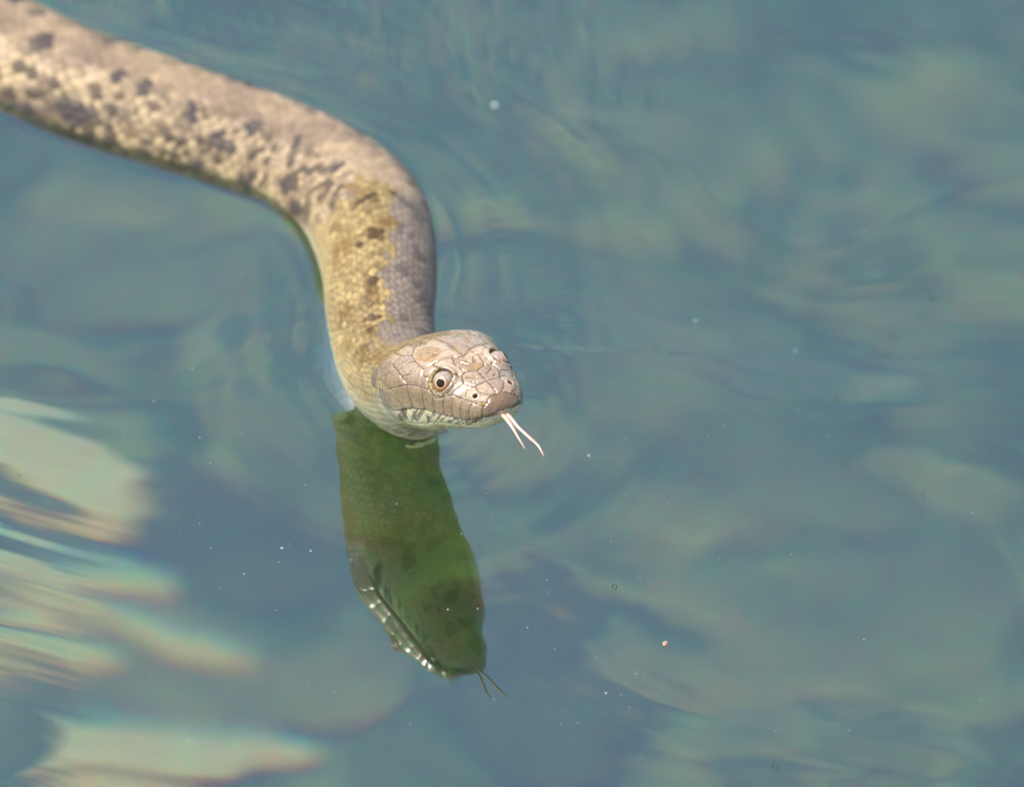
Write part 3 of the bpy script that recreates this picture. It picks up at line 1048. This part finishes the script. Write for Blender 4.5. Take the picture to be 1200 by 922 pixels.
rs = random.Random(11)
for px, py, size, label in ((1093, 350, .075, "clear bubble floating far right of the snake, by the right edge of the picture"),
                            (720, 687, .060, "clear bubble floating right of the head's reflection"),
                            (980, 470, .050, "clear bubble floating right of the snake's head, level with its tongue"),
                            (908, 901, .065, "clear bubble floating at the bottom edge of the picture"),
                            (1082, 580, .045, "small clear bubble floating in the right half below the middle")):
    p = at(px, py, 0) / CM
    u = np.linspace(.001, math.pi, 14)
    v = np.linspace(0, 2 * math.pi, 25)[:-1]
    Ue, Ve = np.meshgrid(u, v, indexing='ij')
    d = np.stack([np.sin(Ue) * np.cos(Ve), np.sin(Ue) * np.sin(Ve), np.cos(Ue)], -1)
    o = grid_object("air_bubble", d * size * CM, BUB, close_u=True)
    o.location = (p.x * CM, p.y * CM, (water_z(p) + size * .45) * CM)
    tag(o, label, "bubble", "bubbles on the water")
for px, py, size, m, nm, label in ((580, 122, .085, FLK, "seed_husk", "pale husk floating beyond the bend of the snake's body, near the top"),
                                   (779, 754, .095, TAN, "leaf_crumb", "tan leaf crumb floating right of the tip of the head's reflection"),
                                   (23, 556, .035, DRK, "dark_seed", "tiny dark seed floating over the bright stone at the left edge"),
                                   (330, 642, .04, FLK, "seed_husk", "small pale husk floating left of the head's reflection")):
    p = at(px, py, 0) / CM
    V, F = fleck_verts(rs, size)
    o = small_mesh(nm, V, F, m)
    o.location = (p.x * CM, p.y * CM, (water_z(p) + size * .2) * CM)
    tag(o, label, "debris")

# the fine dust nobody could count
dust = [(234, 512), (145, 508), (282, 508), (246, 542), (358, 568), (234, 613), (212, 624), (247, 642), (339, 637), (364, 645), (204, 681), (156, 707), (272, 720),
        (203, 748), (177, 790), (221, 866), (286, 672), (325, 784), (392, 810), (314, 887), (128, 272), (283, 320), (225, 432), (180, 470), (815, 374), (933, 392), (932, 410),
        (848, 500), (733, 515), (890, 545), (843, 655), (733, 579), (690, 534), (880, 668), (990, 680), (641, 679), (643, 694), (745, 790), (728, 815), (818, 787), (992, 803),
        (995, 857), (908, 858), (657, 850), (677, 848), (710, 813), (1012, 750), (1047, 860), (1150, 820), (1002, 545), (1160, 370), (1155, 395), (1100, 400), (1140, 600),
        (480, 668), (497, 601), (511, 599), (478, 628), (525, 713), (534, 597), (465, 590), (449, 592), (560, 712), (618, 735), (650, 760)]
for _ in range(150):
    dust.append((rs.uniform(0, 1200), 461 + 461 * rs.uniform(0, 1) ** .8))
for _ in range(16):
    dust.append((rs.uniform(560, 1200), rs.uniform(330, 480)))
DX = np.array([list(at(a, b, 0) / CM)[:2] for a, b in dust])
dz_ = water_height(DX[:, :1], DX[:, 1:])[:, 0]
dcon = contact(DX[:, :1], DX[:, 1:])[0][:, 0]
V, F = [], []
for k, (x, y) in enumerate(DX):
    if dcon[k] < .15:
        continue
    size = rs.choice((.009, .010, .012, .014, .019)) * (1.35 if k < 66 else .8)
    v, f = fleck_verts(rs, size)
    o0 = len(V)
    V += [(a + x, b + y, c + dz_[k] + size * .2) for a, b, c in v]
    F += [tuple(i + o0 for i in q) for q in f]
o = small_mesh("floating_dust", V, F, plain("white_dust", (.50, .52, .50)))
tag(o, "fine white dust scattered over the water surface", "dust", None, "stuff")

# a scrap of water weed stuck under the chin
u = np.linspace(0, 1, 22)
for nm, pts_, wd in (("weed_scrap", [(474, 521), (484, 523), (492, 520), (503, 517), (512, 510)], .07),):
    C = np.array([list(at(a, b, .02) / CM) for a, b in pts_])
    C = catmull(C, 6)
    C[:, 2] = [water_z(c) + .03 for c in C]
    T = norm(np.gradient(C, axis=0))
    a = norm(np.cross(T, [0, 0, 1.0]))
    q = np.linspace(0, 1, len(C))
    wv = wd * (np.sin(q * math.pi) ** .6) * (1 + .4 * np.sin(q * 17))
    v = np.linspace(0, 2 * math.pi, 9)[:-1]
    G = C[:, None] + a[:, None] * (np.cos(v)[None] * wv[:, None])[..., None] + np.array([0, 0, 1.0]) * (np.sin(v)[None] * wv[:, None] * .3)[..., None]
    o = grid_object(nm, G * CM, plain("yellow_weed", (.40, .40, .16), .3), close_u=True)
    tag(o, "scrap of yellow green weed floating under the snake's chin", "water weed")
